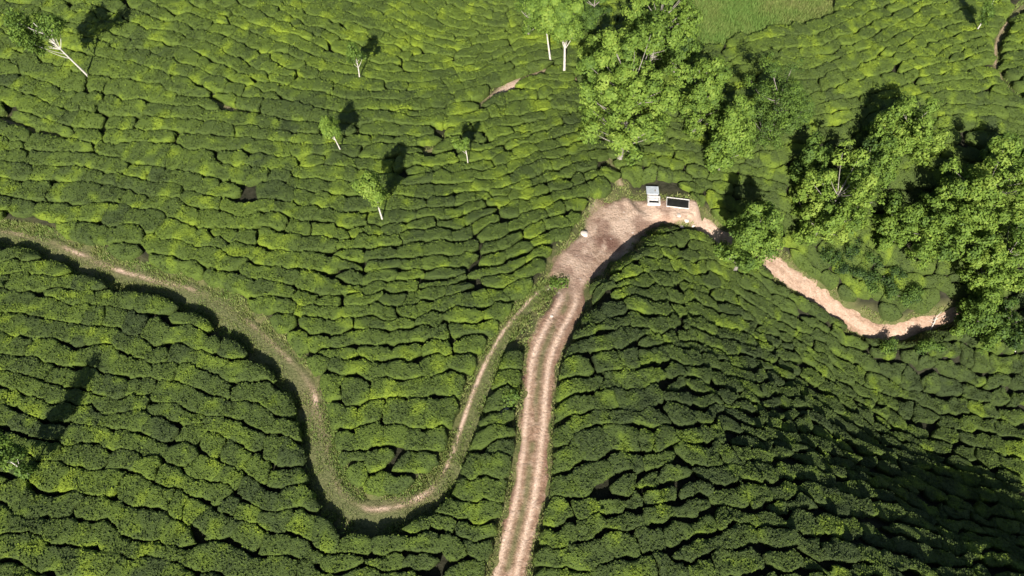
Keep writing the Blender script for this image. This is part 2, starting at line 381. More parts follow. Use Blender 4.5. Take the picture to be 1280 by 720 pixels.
for x in np.arange(-45, 45, .5):
    for y in np.arange(2, 58, .5):
        if not visible(x, y, 120): continue
        q_ = dsp(x, y)
        if near(x, y, q_ * .74) or CORR[int((x - GX0) / GS), int((y - GY0) / GS)] < .3: continue
        L = trace(x, y)
        if len(L) < 3: continue
        lines.append(L)
        for p in L: cells.setdefault((int(p[0] // DS), int(p[1] // DS)), []).append(p)
# each row's own strip of ground: nearest and second nearest row line on a fine raster
RS = .08
rnx, rny = int(128 / RS), int(79 / RS)
D1 = np.full((rnx, rny), 9.0, np.float32); D2_ = np.full((rnx, rny), 9.0, np.float32); I1 = np.full((rnx, rny), -1, np.int32)
_k = np.arange(-15, 16); KX, KY = [q.ravel() for q in np.meshgrid(_k, _k, indexing='ij')]
_m = KX ** 2 + KY ** 2 <= 15.5 ** 2; KX, KY = KX[_m], KY[_m]
for li, L in enumerate(lines):
    P = np.array(L); ix = np.round((P[:, 0] - GX0) / RS).astype(int); iy = np.round((P[:, 1] - GY0) / RS).astype(int)
    x0, y0 = ix.min() - 16, iy.min() - 16; wx, wy = ix.max() - x0 + 17, iy.max() - y0 + 17
    loc = np.full(wx * wy, 9.0, np.float32)
    cxx = ix[:, None] + KX; cyy = iy[:, None] + KY
    dd = np.hypot(cxx * RS + GX0 - P[:, 0][:, None], cyy * RS + GY0 - P[:, 1][:, None]).astype(np.float32)
    fi = ((cxx - x0) * wy + cyy - y0)
    for a_ in range(len(P)): loc[fi[a_]] = np.minimum(loc[fi[a_]], dd[a_])
    loc = loc.reshape(wx, wy); a0, b0 = max(x0, 0), max(y0, 0); a1, b1 = min(x0 + wx, rnx), min(y0 + wy, rny)
    if a1 <= a0 or b1 <= b0: continue
    loc = loc[a0 - x0:a1 - x0, b0 - y0:b1 - y0]; sl = (slice(a0, a1), slice(b0, b1))
    d1, d2_, i1 = D1[sl], D2_[sl], I1[sl]; better = loc < d1
    D2_[sl] = np.where(better, d1, np.minimum(d2_, loc)); I1[sl] = np.where(better, li, i1); D1[sl] = np.minimum(d1, loc)
def row_margin(x, y, own):
    i = np.clip(np.round((x - GX0) / RS).astype(int), 0, rnx - 1); j = np.clip(np.round((y - GY0) / RS).astype(int), 0, rny - 1)
    m = np.minimum((D2_[i, j] - D1[i, j]) * .5, 1.15 - D1[i, j]); return np.where(I1[i, j] == own, m, -np.abs(m))
B = []                                               # x, y, row id, row angle
for li, L in enumerate(lines):
    runs = []; cur = []                              # stretches of the row that clear the paths
    for p in L:
        if lookup(CORR, p[0], p[1]) > .22: cur.append(p)
        elif cur: runs.append(cur); cur = []
    if cur: runs.append(cur)
    for run in runs:
        T = len(run) * STEP
        if T < .45: continue
        seg = []
        while sum(seg) < T: seg.append(rng.uniform(.65, 2.0) if T > 1.2 else T)
        if len(seg) > 1 and seg[-1] * .5 > T - sum(seg[:-1]): seg.pop()
        mids = (np.cumsum(seg) - np.array(seg) / 2) * (T / sum(seg))
        for m_ in mids:
            x, y = run[min(int(m_ / STEP), len(run) - 1)]; d = fdir(x, y) or (1, 0); j = rng.normal(0, .05)
            B.append((x - d[1] * j, y + d[0] * j, li, math.atan2(d[1], d[0])))
B = np.array(B)
cc = lookup(CORR, B[:, 0], B[:, 1])
keep = (cc > .15) & (rng.random(len(B)) > .005)
B = B[keep]; nb = len(B)
bx, by = B[:, 0], B[:, 1]
D2 = (bx[:, None] - bx[None]) ** 2 + (by[:, None] - by[None]) ** 2; np.fill_diagonal(D2, 1e9)
K = 14; NA = 24; NRING = 8
nbr = np.argpartition(D2, K, axis=1)[:, :K]
dist = np.sqrt(np.take_along_axis(D2, nbr, 1)); del D2
ang = np.arctan2(by[nbr] - by[:, None], bx[nbr] - bx[:, None])
samerow = B[nbr, 2] == B[:, 2][:, None]
ii = np.arange(nb)[:, None]; hsh = np.modf(np.abs(np.sin((ii + nbr) * 12.9898 + np.abs(ii - nbr) * 4.1414) * 43758.5453))[0]
u0, v0, dep = proj(bx, by, Z(bx, by))
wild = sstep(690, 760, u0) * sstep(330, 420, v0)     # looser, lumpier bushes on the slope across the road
gap = .02 + .06 * hsh + .09 * (vnoise(bx / 3, by / 3)[:, None]) + .06 * wild[:, None] + .08 * (sstep(900, 1050, u0) * sstep(380, 480, v0))[:, None]
gap = np.where(v0[:, None] < 230, gap * .8, gap) + .05 * (np.exp(-(((u0 - 600) / 170) ** 2 + ((v0 - 270) / 170) ** 2)))[:, None]
half = np.where(samerow, dist * .5 * np.where(hsh < .80 - .22 * wild[:, None], 1.12, .96), 9.0)
th = np.arange(NA) / NA * 2 * np.pi
cosd = np.maximum(np.cos(th[None, None] - ang[:, :, None]), 1e-3)
RHO = np.arange(.10, 1.75, .055); r_row = np.full((nb, NA), 1.7); open_ = np.ones((nb, NA), bool); prev = np.full((nb, NA), 1.0)
gp = (gap.mean(1) * .5)[:, None] * (.35 + 1.3 * vnoise(bx[:, None] * 1.1 + np.cos(th) * .5, by[:, None] * 1.1 + np.sin(th) * .5))
for rho in RHO:
    mg = row_margin(bx[:, None] + rho * np.cos(th), by[:, None] + rho * np.sin(th), B[:, 2][:, None]) - gp
    hit = open_ & (mg < 0); fr = np.clip(prev / np.maximum(prev - mg, 1e-3), 0, 1)
    r_row = np.where(hit, np.maximum(rho - .055 + .055 * fr, .12), r_row); open_ &= ~hit; prev = np.where(open_, mg, prev)
r_row = (np.roll(r_row, 1, 1) + 2 * r_row + np.roll(r_row, -1, 1)) / 4
PW = 10
inv = ((cosd / half[:, :, None]) ** PW).sum(1) + (1 / 1.5) ** PW + r_row ** -PW
r = inv ** (-1 / PW)
for _ in range(7):                                   # pull back from paths
    px = bx[:, None] + r * np.cos(th); py = by[:, None] + r * np.sin(th)
    r = np.where(lookup(CORR, px, py) < .02, r * .86, r)
r = np.minimum(r, np.minimum(np.roll(r, 1, 1), np.roll(r, -1, 1)) * 1.22)
ok = r.mean(1) > .26
B, r, bx, by, wild, u0, v0, dep = B[ok], r[ok], bx[ok], by[ok], wild[ok], u0[ok], v0[ok], dep[ok]; nb = len(B)
ex = bx[:, None] + r * np.cos(th); ey = by[:, None] + r * np.sin(th)
r = r * (1 + (.13 + .12 * wild[:, None]) * (fbm(ex * 2.3, ey * 2.3, 2) - .55) + .20 * (vnoise(ex * 5.5 + 8, ey * 5.5) - .5))
prof_t = np.array([0, .35, .64, .83, .93, .98, 1.0, .96]); prof_z = np.array([1, 1.0, .99, .97, .92, .80, .50, -.06])
h = .41 + .12 * vnoise(bx / 2.6 + 40, by / 2.6) + rng.normal(0, .03, nb) + .10 * wild
h *= np.clip(r.mean(1) / .5, .75, 1.05)
VX = bx[:, None, None] + prof_t[None, :, None] * r[:, None, :] * np.cos(th); VY = by[:, None, None] + prof_t[None, :, None] * r[:, None, :] * np.sin(th)
# the hedges wander: one continuous sideways warp of the planted ground, fading out at the paths
wk = sstep(.0, .7, lookup(CORR, VX, VY)); w1 = .66 + .2 * wild[:, None, None]
wx_ = w1 * (.80 * (vnoise(VX * .62 + 11, VY * .62) - .5) + .50 * (vnoise(VX * 1.5 + 5, VY * 1.5 + 70) - .5) + .22 * (vnoise(VX * 3.4, VY * 3.4 + 33) - .5))
wy_ = w1 * (.80 * (vnoise(VX * .62 + 91, VY * .62 + 8) - .5) + .50 * (vnoise(VX * 1.5 + 45, VY * 1.5) - .5) + .24 * (vnoise(VX * 3.4 + 77, VY * 3.4) - .5))
VX = VX + wk * wx_; VY = VY + wk * wy_
lump = (.075 + .10 * wild[:, None, None]) * (fbm(VX * 1.7 + 31, VY * 1.7, 2) - .5) + (.085 + .05 * wild[:, None, None]) * (fbm(VX * 5.5, VY * 5.5 + 50, 2) - .5)
# on the steep ravine side each bush is clipped nearer to level, stepping down the slope
zc = Z(bx, by)[:, None, None]; lev = (.12 + .30 * sstep(820, 1000, u0) * sstep(360, 470, v0))[:, None, None] * sstep(.3, .8, prof_z)[None, :, None]
VZ = Z(VX, VY) * (1 - lev) + zc * lev + h[:, None, None] * prof_z[None, :, None] + lump * sstep(-.06, .6, prof_z)[None, :, None]
# foliage colour: young flush against old dull leaf, in patches and from bush to bush, plus tone shifts by area
pb = rng.random(nb)
fl_b = .40 + .30 * (fbm(bx / 5 + 3, by / 5, 2) - .5) + np.where(pb < .22, -.13, np.where(pb > .88, .12, 0)) + rng.normal(0, .045, nb) - .16 * wild  # last term: darker, duller tone on the slope across the road
fl_b += .10 * np.exp(-(((u0 - 640) / 130) ** 2 + ((v0 - 210) / 70) ** 2)) + .10 * sstep(190, 60, v0)  # paler, yellower tone at upper centre and toward the far rows
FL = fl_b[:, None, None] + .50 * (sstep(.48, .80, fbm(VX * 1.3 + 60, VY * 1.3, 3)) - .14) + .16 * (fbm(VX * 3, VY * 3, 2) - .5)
# leaf sprigs standing on the table of each bush
inframe = (u0 > -60) & (u0 < 1340) & (v0 > -40) & (v0 < 780)
area = np.pi * r.mean(1) ** 2
nleaf = np.where(inframe, np.clip(area * 172, 40, 400), 30).astype(int)
nleaf = (nleaf * (1 + .45 * wild)).astype(int)
nleaf = np.where(v0 < 230, nleaf * .58, nleaf).astype(int)
lb = np.repeat(np.arange(nb), nleaf); nL = len(lb)
tt = np.sqrt(rng.random(nL)); aa = rng.random(nL) * NA
ring = np.interp(np.where(tt > .965, 1, tt), prof_t[:7], np.arange(7)); ring = np.where(rng.random(nL) < .16, rng.uniform(4, 6.4, nL), ring); ring = np.minimum(ring, 6.4)
ri = np.minimum(ring.astype(int), 6); rf = ring - ri; ai = aa.astype(int) % NA; af = aa - aa.astype(int); aj = (ai + 1) % NA
def samp(A):
    return (A[lb, ri, ai] * (1 - rf) + A[lb, ri + 1, ai] * rf) * (1 - af) + (A[lb, ri, aj] * (1 - rf) + A[lb, ri + 1, aj] * rf) * af
LC = np.stack([samp(VX), samp(VY), samp(VZ) + rng.uniform(-.01, .035, nL)], -1)
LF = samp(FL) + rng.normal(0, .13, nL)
thl = th[ai]; tilt = np.clip((ring - 2.5) / 3.5, 0, 1) ** 1.5
LN = np.stack([np.cos(thl) * tilt * 1.2, np.sin(thl) * tilt * 1.2, np.ones(nL)], -1) + rng.normal(0, .40, (nL, 3))
def leaf_quads(C, N, size, aspect=.55):
    n = len(C); N = N / np.linalg.norm(N, axis=1)[:, None]
    A = rng.normal(size=(n, 3)); A -= N * (A * N).sum(1)[:, None]; A /= np.linalg.norm(A, axis=1)[:, None]
    Bv = np.cross(N, A); s = np.asarray(size)[:, None]
    V = np.stack([C - A * s * .5, C + Bv * s * .5 * aspect + N * s * .08, C + A * s * .5, C - Bv * s * .5 * aspect + N * s * .08], 1)
    return V.reshape(-1, 3), np.arange(4 * n).reshape(n, 4)
LV, _ = leaf_quads(LC, LN, rng.uniform(.085, .16, nL) * np.where(v0[lb] < 230, 1.22, 1.0), .7)
LV = LV.reshape(nL, 4, 3); lstart = np.concatenate([[0], np.cumsum(nleaf)])
gi = np.arange(NRING * NA).reshape(NRING, NA)
BF = np.stack([gi[:-1], np.roll(gi, -1, 1)[:-1], np.roll(gi, -1, 1)[1:], gi[1:]], -1)[1:].reshape(-1, 4)[:, ::-1]
BT = np.stack([np.full(NA, 0), gi[1], np.roll(gi[1], -1)], -1)      # centre fan (ring 0 is one point repeated; vertex 0 is used)
def bush_arrays(ids, origin=None):
    Vs, Fq, Ft, At = [], [], [], []; base = 0
    for i in ids:
        g = np.stack([VX[i], VY[i], VZ[i]], -1).reshape(-1, 3); L = LV[lstart[i]:lstart[i + 1]]; k = len(L)
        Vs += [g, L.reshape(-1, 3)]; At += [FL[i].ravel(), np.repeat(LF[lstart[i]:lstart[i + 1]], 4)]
        Fq += [BF + base, np.arange(4 * k).reshape(k, 4) + base + len(g)]; Ft.append(BT + base)
        base += len(g) + 4 * k
    V = np.vstack(Vs)
    if origin is not None: V = V - origin
    return V, [np.vstack(Fq), np.vstack(Ft)], np.concatenate(At)
inpic = (u0 > 4) & (u0 < 1276) & (v0 > 4) & (v0 < 716)
score = np.where(inpic, area / dep ** 2 * (1 - .25 * (v0 < 300)), -1)
order = np.argsort(-score); single = order[:300]; rest = order[300:]
cr = lookup(C_ROAD, bx, by); cf = lookup(C_FOOT, bx, by)
LOOP = np.array([(0, 285), (83, 312), (240, 362), (345, 440), (390, 512), (408, 592), (455, 642), (525, 626), (566, 577), (608, 462), (690, 352), (690, -10), (0, -10)])
flmax = FL[:, :6].max((1, 2)); flmean = FL[:, :6].mean((1, 2)); flrng = flmax - flmean
hd = NA // 2; asp = (r[:, :hd] + r[:, hd:]).max(1) / (r[:, :hd] + r[:, hd:]).min(1)
def bush_label(i):
    size = 'small' if area[i] < 1.25 else ('large' if area[i] > 2.35 else 'middling')
    shape = 'long' if asp[i] > 1.75 else ('rounded' if asp[i] < 1.3 else 'oblong')
    tone = 'dark olive' if flmean[i] < .33 else ('lime green' if flmean[i] > .50 else 'mid-green')
    patch = ' with lime patch' if flrng[i] > .40 else ''
    if u0[i] > 690: where = 'on road edge opposite the footpath' if cr[i] < 1.0 else ('on the shaded ravine slope' if u0[i] > 1000 else ('on the lumpy slope near the road' if cr[i] < 4.5 else 'on the lumpy slope beyond the road'))
    elif cf[i] < .95: where = 'at the edge of the winding footpath'
    elif cr[i] < .95: where = 'bordering the rutted road'
    else: near_ = 'just ' if cf[i] < 3.0 else 'well '; where = near_ + 'inside the footpath loop' if bool(inside(LOOP, np.array(u0[i]), np.array(v0[i]))) else near_ + 'outside the footpath loop'
    lab = f'{size} {shape} {tone} tea bush{patch} {where}'
    return lab, lab.replace('tea bush', 'tea bushes', 1)
smf = lambda F: np.concatenate([np.ones(sum(len(f) for f in F), bool)])
for i in single:
    o = np.array([bx[i], by[i], float(Z(bx[i], by[i]))])
    V, F, A = bush_arrays([i], o); lab, grp = bush_label(i)
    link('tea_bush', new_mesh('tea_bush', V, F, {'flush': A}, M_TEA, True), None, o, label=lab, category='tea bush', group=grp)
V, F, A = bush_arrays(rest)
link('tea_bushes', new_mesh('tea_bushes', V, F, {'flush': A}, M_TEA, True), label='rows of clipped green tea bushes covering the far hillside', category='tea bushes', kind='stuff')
print('bushes', nb, 'lines', len(lines), 'leaves', nL, 'tris', nb * (len(BF) * 2 + NA) + nL * 2)

# ------------------------------------------------------------------ grass: verges, road crown, meadow
def grass(name, P, hgt, flush, label):
    n = len(P); a = rng.random(n) * 2 * np.pi; lean = rng.normal(0, .45, (n, 2)); ww = .022 + .02 * rng.random(n)
    b = np.stack([P[:, 0], P[:, 1], Z(P[:, 0], P[:, 1]) - .01], -1)
    dx = np.stack([np.cos(a) * ww, np.sin(a) * ww, 0 * a], -1)
    tip = b + np.stack([lean[:, 0] * hgt, lean[:, 1] * hgt, hgt + .05], -1)
    V = np.stack([b - dx, b + dx, tip], 1).reshape(-1, 3)
    link(name, new_mesh(name, V, np.arange(3 * n).reshape(n, 3), {'flush': np.repeat(flush, 3)}, M_GRASS), label=label, category='grass', kind='stuff')
def scatter(S, n, lo, hi):
    k = rng.integers(0, len(S), n); T = np.gradient(S[:, :2], axis=0); T /= np.linalg.norm(T, axis=1)[:, None]
    N = np.stack([-T[:, 1], T[:, 0]], -1); sgn = np.where(rng.random(n) < .5, 1, -1); c = sgn * rng.uniform(lo, hi, n)
    P = S[k, :2] + N[k] * (c * S[k, 2])[:, None] + T[k] * rng.uniform(-.15, .15, n)[:, None]
    m = fbm(P[:, 0] * 1.2, P[:, 1] * 1.2, 2) > rng.uniform(.25, .75, n)
    return P[m]
P = np.vstack([scatter(S_FOOT, 85000, .1, 1.45), scatter(S_TRAIL, 9000, .3, 1.5), scatter(S_STREAM, 3000, .6, 2.2)])
grass('verge_grass', P, rng.uniform(.06, .22, len(P)), .40 + .5 * (fbm(P[:, 0] * .8, P[:, 1] * .8, 2) - .5) + rng.normal(0, .15, len(P)), 'short dry grass growing along the winding footpaths')
P = scatter(S_ROAD, 30000, .82, 1.45)
grass('road_grass', P, rng.uniform(.05, .17, len(P)), .5 + rng.normal(0, .2, len(P)), 'sparse weedy grass growing along the dirt road edges')
mx0, my0 = MP.min(0); mx1, my1 = MP.max(0)
P = np.stack([rng.uniform(mx0, mx1, 90000), rng.uniform(my0, my1, 90000)], -1); P = P[in_meadow(P[:, 0], P[:, 1])]
grass('meadow_grass', P, rng.uniform(.1, .32, len(P)), .22 + 1.1 * (fbm(P[:, 0] * .5, P[:, 1] * .5, 3) - .5) + rng.normal(0, .12, len(P)), 'rough green meadow grass beyond the tall trees')

# ------------------------------------------------------------------ trees
def tube(path, rad, ns=7):
    path = np.asarray(path, float); n = len(path); T = np.gradient(path, axis=0); T /= np.linalg.norm(T, axis=1)[:, None]
    ref = np.array([.3, .9, .1]); A = np.cross(T, ref); A /= np.linalg.norm(A, axis=1)[:, None]; Bv = np.cross(T, A)
    t = np.arange(ns) / ns * 2 * np.pi
    V = path[:, None] + (A[:, None] * np.cos(t)[None, :, None] + Bv[:, None] * np.sin(t)[None, :, None]) * np.asarray(rad)[:, None, None]
    g = np.arange(n * ns).reshape(n, ns)
    F = np.stack([g[:-1], np.roll(g, -1, 1)[:-1], np.roll(g, -1, 1)[1:], g[1:]], -1).reshape(-1, 4)
    return V.reshape(-1, 3), F
def curve(a, b, bend, n=8):
    t = np.linspace(0, 1, n)[:, None]; a = np.asarray(a, float); b = np.asarray(b, float)
    m = (a + b) / 2 + bend; return (1 - t) ** 2 * a + 2 * t * (1 - t) * m + t ** 2 * b
def tree(base, cc, rad, tint, label, nlobe=14, leaves=7000, lsize=.185, trunk_r=.14, bark=None, fork=None, lobe_r=.42, name='shade_tree', group=None, clump_r=.34, sparse=0.0):
    """base, crown centre (world), crown radii; lobes of leaf clumps carried by limbs"""
    base = np.asarray(base, float); cc = np.asarray(cc, float); rad = np.asarray(rad, float); bark = bark or M_BARK
    root = bpy.data.objects.new(name, None); COL.objects.link(root); root.location = base; root.empty_display_size = .5
    root['label'] = label; root['category'] = 'tree'
    if group: root['group'] = group
    top = cc + np.array([0, 0, rad[2] * .45]); bz = base - [0, 0, .25]
    tp = curve(bz, top, np.append(rng.normal(0, .12, 2), 0) if fork is None else np.asarray(fork, float), 14)
    V, F = tube(tp - base, np.linspace(1, .22, 14) * trunk_r * np.array([1.35, 1.1] + [1] * 12), 8)
    link('trunk', new_mesh('trunk', V, F, None, bark, True), root)
    C, N, S_, Fl = [], [], [], []
    per = max(1, leaves // nlobe)
    for k in range(nlobe):
        d = rng.normal(size=3); d /= np.linalg.norm(d); d[2] = d[2] * .9 + .1
        q = rng.uniform(.08, 1.0) ** .6 if k else .2
        lc = cc + d * rad * q; lr = min(rad.mean(), 2.6) * lobe_r * rng.uniform(.55, 1.15) * np.array([.85, .85, 1.2])
        hz = np.clip((lc[2] - bz[2]) / (top[2] - bz[2]) - .22, .25, .9); i0 = int(hz * 13)
        a = tp[i0] - base; b = lc - base
        V, F = tube(curve(a, b, [0, 0, -.12 * np.linalg.norm(b - a)], 7), np.linspace(.30, .08, 7) * min(trunk_r, .13), 5)
        link('limb', new_mesh('limb', V, F, None, bark, True), root)
        ncl = max(4, per // 26); lt = rng.normal(0, .09)
        cd = rng.normal(size=(ncl, 3)); cd[:, 2] = cd[:, 2] + .25; cd /= np.linalg.norm(cd, axis=1)[:, None]
        cp = lc + cd * lr * rng.uniform(.45, 1.05, ncl)[:, None]
        if sparse: cp = cp[rng.random(ncl) > sparse]; cd = cd[:len(cp)]; ncl = len(cp)
        nl = 26; cr_ = clump_r * rng.uniform(.7, 1.25, ncl)
        e = rng.normal(size=(ncl, nl, 3)); e /= np.linalg.norm(e, axis=2)[:, :, None]; e *= rng.random((ncl, nl, 1)) ** .5
        e[:, :, 2] = e[:, :, 2] * .75
        C.append((cp[:, None] + e * cr_[:, None, None]).reshape(-1, 3))
        N.append((e * 1.2 + cd[:, None] * .7 + np.array([0, 0, .55]) + rng.normal(0, .35, e.shape)).reshape(-1, 3))
        Fl.append((tint + lt + rng.normal(0, .07, (ncl, 1)) + rng.normal(0, .09, (ncl, nl))).ravel())
    C = np.vstack(C); N = np.vstack(N); Fl = np.concatenate(Fl)
    V, F = leaf_quads(C - base, N, rng.uniform(.65, 1.25, len(C)) * lsize, .62)
    link('crown', new_mesh('crown', V, F, {'flush': np.repeat(Fl, 4)}, M_LEAF), root)
    return root
def above(base, u, v):
    """point on the ray through (u,v) nearest the vertical line over base"""
    d = ray(u, v); t = (d[0] * base[0] + d[1] * base[1]) / (d[0] ** 2 + d[1] ** 2)
    return d * t + np.array([0, 0, CAM_H])
def small_tree(bu, bv, cu, cv_, rad, label, **k):
    b = at(bu, bv); c = above(b, cu, cv_); k['leaves'] = int(k['leaves'] * 3.2); k['trunk_r'] *= .8; k['nlobe'] = int(k['nlobe'] * 1.3); rad = np.array(rad) * [1.12, 1.12, 1.2]; print('small', label, 'height', round(c[2] - b[2], 2), 'drift', np.round(c[:2] - b[:2], 2))
    return tree(b, c, rad, k.pop('tint', .6), label, **k)
small_tree(115, 98, 48, 38, (1.75, 1.2, 1.0), 'leaning tree with white forked trunk and spreading crown among far tea', nlobe=11, leaves=3600, lsize=.14, trunk_r=.11, tint=.52, fork=(.35, -.3, -.2), lobe_r=.4, clump_r=.26, sparse=.15)
small_tree(449, 103, 442, 66, (.75, .6, .85), 'thin sparse sapling with white trunk above the upper trail', nlobe=7, leaves=800, lsize=.13, trunk_r=.07, tint=.5, lobe_r=.35, clump_r=.22, sparse=.3)
small_tree(430, 194, 413, 163, (.7, .6, .7), 'small round-crowned sapling with pale trunk just below the upper trail', nlobe=7, leaves=1300, lsize=.13, trunk_r=.07, tint=.72, lobe_r=.42, clump_r=.22)
small_tree(480, 280, 466, 238, (.75, .7, 1.15), 'tall bushy lime green sapling with short white trunk', nlobe=10, leaves=2600, lsize=.13, trunk_r=.08, tint=.75, lobe_r=.42, clump_r=.24)
small_tree(585, 209, 579, 180, (.6, .5, .7), 'slender thin-leaved sapling beside the upper trail dip', nlobe=6, leaves=700, lsize=.12, trunk_r=.055, tint=.7, lobe_r=.36, clump_r=.2, sparse=.3)
small_tree(43, 600, 12, 575, (.6, .6, 1.9), 'pale feathery sapling casting a long narrow shadow over tea rows', nlobe=13, leaves=2600, lsize=.13, trunk_r=.07, tint=.45, lobe_r=.34, clump_r=.22)
small_tree(1217, 43, 1234, 14, (.9, .8, .9), 'sparse young tree with leaning pale trunk near the ditch', nlobe=6, leaves=900, lsize=.14, trunk_r=.08, tint=.45, lobe_r=.36, clump_r=.24, sparse=.2)
def big(u, v, hc, rad, tint, label, **k):
    g_ = k.pop('grow', 1.0); rad = np.array(rad) * [1.2 * g_, 1.2 * g_, 1.4 * g_]; hc = min(hc, rad[2] * .88 + .25); k['leaves'] = int(k['leaves'] * 2.7); k['nlobe'] = int(k['nlobe'] * 2.2 * g_); k['lobe_r'] *= .80; k.setdefault('bark', M_BARKD); k.setdefault('clump_r', .30)
    p = at(u, v, hc); b = np.array([p[0], p[1], float(Z(p[0], p[1]))])
    b[:2] += np.array(k.pop('lean', (0, 0))); b[2] = float(Z(b[0], b[1]))
    return tree(b, p, rad, tint, label, **k)
big(788, 128, 7.5, (2.3, 2.1, 3.6), .72, 'tallest bright green tree beside the concrete tanks', nlobe=34, leaves=15000, lobe_r=.36, trunk_r=.2, grow=1.08)
big(752, 82, 6.0, (1.2, 1.1, 1.7), .7, 'narrow bright tree pressed against the tallest tree, on the tea side', nlobe=13, leaves=5000, lobe_r=.42)
big(822, 40, 8.0, (1.9, 1.7, 2.4), .62, 'broad green tree standing behind the tallest tree', nlobe=22, leaves=9500, lobe_r=.38, trunk_r=.18, grow=1.15)
small_tree(705, 94, 703, 28, (1.15, 1.0, 1.7), 'slim tree on a tall white bare trunk beside the upper trail', nlobe=14, leaves=5600, lobe_r=.4, trunk_r=.14, tint=.66)
small_tree(689, 78, 678, 18, (1.1, 1.0, 1.5), 'slim tree with pinkish trunk behind the tall white trunk', nlobe=12, leaves=4200, lobe_r=.4, trunk_r=.1, tint=.6)
big(662, 22, 5.0, (.9, .8, 1.3), .5, 'thin grey-green tree edging the far tea rows', nlobe=9, leaves=2200, lobe_r=.38, lsize=.13, sparse=.25)
big(742, 14, 7.0, (1.1, 1.0, 1.4), .36, 'grey-green tree between the white trunk and the broad tree', nlobe=11, leaves=3600, lobe_r=.38, lsize=.13)
big(880, 122, 6.0, (1.15, 1.1, 2.1), .6, 'slender green tree between the tallest tree and the olive tree', nlobe=16, leaves=5500, lobe_r=.36, grow=1.2)
big(912, 175, 5.5, (1.05, 1.0, 1.9), .66, 'dense columnar light green tree next to the olive tree', nlobe=16, leaves=6500, lobe_r=.4, grow=1.2)
big(970, 132, 6.0, (1.55, 1.4, 2.0), .42, 'olive green airy tree with fine leaves above the road', nlobe=22, leaves=8000, lobe_r=.34, lsize=.12, grow=1.3)
big(1040, 255, 6.5, (1.75, 1.6, 2.3), .72, 'tree with upright tufted clumps standing over the ravine bend', nlobe=24, leaves=9500, lobe_r=.34, grow=1.22)
big(1085, 215, 6.0, (1.1, 1.0, 1.5), .55, 'smaller tufted tree joining its two larger neighbours', nlobe=11, leaves=3800, lobe_r=.38, grow=1.22)
big(1132, 168, 6.5, (1.65, 1.5, 1.9), .72, 'round tufted tree on the far rim of the ravine', nlobe=22, leaves=8500, lobe_r=.34, grow=1.22)
big(1225, 245, 7.0, (2.1, 1.9, 2.1), .72, 'wide spreading tree with many loose tufts on the ravine side', nlobe=28, leaves=10500, lobe_r=.31, grow=1.22)
big(1178, 285, 6.5, (1.9, 1.7, 1.7), .62, 'wide loose tree overhanging the end of the dirt road', nlobe=26, leaves=9000, lobe_r=.30, grow=1.22)
big(1250, 330, 6.0, (1.8, 1.7, 1.8), .66, 'loose tufted tree lower in the ravine beside the spreading tree', nlobe=22, leaves=8000, lobe_r=.31, grow=1.22)
big(1228, 396, 4.2, (1.3, 1.1, 1.2), .5, 'low tree below the end of the road', nlobe=14, leaves=4500, lobe_r=.34, bark=M_BARKD, grow=1.22)
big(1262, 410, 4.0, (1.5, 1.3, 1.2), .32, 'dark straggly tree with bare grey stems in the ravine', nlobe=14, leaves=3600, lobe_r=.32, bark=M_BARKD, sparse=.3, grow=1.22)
big(934, 304, 5.0, (1.35, 1.25, 1.9), .62, 'light green tree overhanging the dirt road past the tanks', nlobe=20, leaves=8200, lobe_r=.36, grow=1.15)
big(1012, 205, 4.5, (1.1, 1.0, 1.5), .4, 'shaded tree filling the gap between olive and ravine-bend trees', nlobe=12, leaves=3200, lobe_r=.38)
big(1118, 282, 4.5, (1.3, 1.2, 1.5), .6, 'fresh green tree between the ravine-bend tree and the road end', nlobe=13, leaves=4200, lobe_r=.38)
big(1255, 195, 5.0, (1.2, 1.1, 1.3), .6, 'outer tree behind the wide spreading tree, facing the ditch', nlobe=12, leaves=3600, lobe_r=.38)
big(850, 60, 6.0, (1.2, 1.1, 1.8), .5, 'mid-green tree behind the slender tree, facing the meadow', nlobe=13, leaves=4000, lobe_r=.38)
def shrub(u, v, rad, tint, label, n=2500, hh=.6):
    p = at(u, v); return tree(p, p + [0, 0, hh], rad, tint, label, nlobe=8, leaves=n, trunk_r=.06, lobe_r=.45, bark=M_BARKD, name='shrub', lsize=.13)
shrub(1125, 378, (1.3, 1.0, .8), .28, 'dark green shrub on the bank above the road bend', 3400)
shrub(1085, 360, (.8, .7, .6), .25, 'small dark shrub beside the larger bank shrub', 1600)
shrub(1150, 438, (1.4, .6, .6), .42, 'low broad shrub on the lower edge of the road bend', 3000)
shrub(1105, 436, (.7, .5, .5), .4, 'small round shrub below the road at its bend', 1300)
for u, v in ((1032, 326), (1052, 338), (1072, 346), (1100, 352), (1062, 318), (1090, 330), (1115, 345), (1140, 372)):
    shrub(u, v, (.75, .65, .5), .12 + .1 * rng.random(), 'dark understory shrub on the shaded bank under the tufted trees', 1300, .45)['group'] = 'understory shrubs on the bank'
shrub(640, 500, (.35, .3, .3), .45, 'little weed bush growing beside the rutted road', 500, .25)
shrub(700, 354, (.5, .55, .12), .5, 'straggly weed patch between footpath end and dirt road', 350, .06)

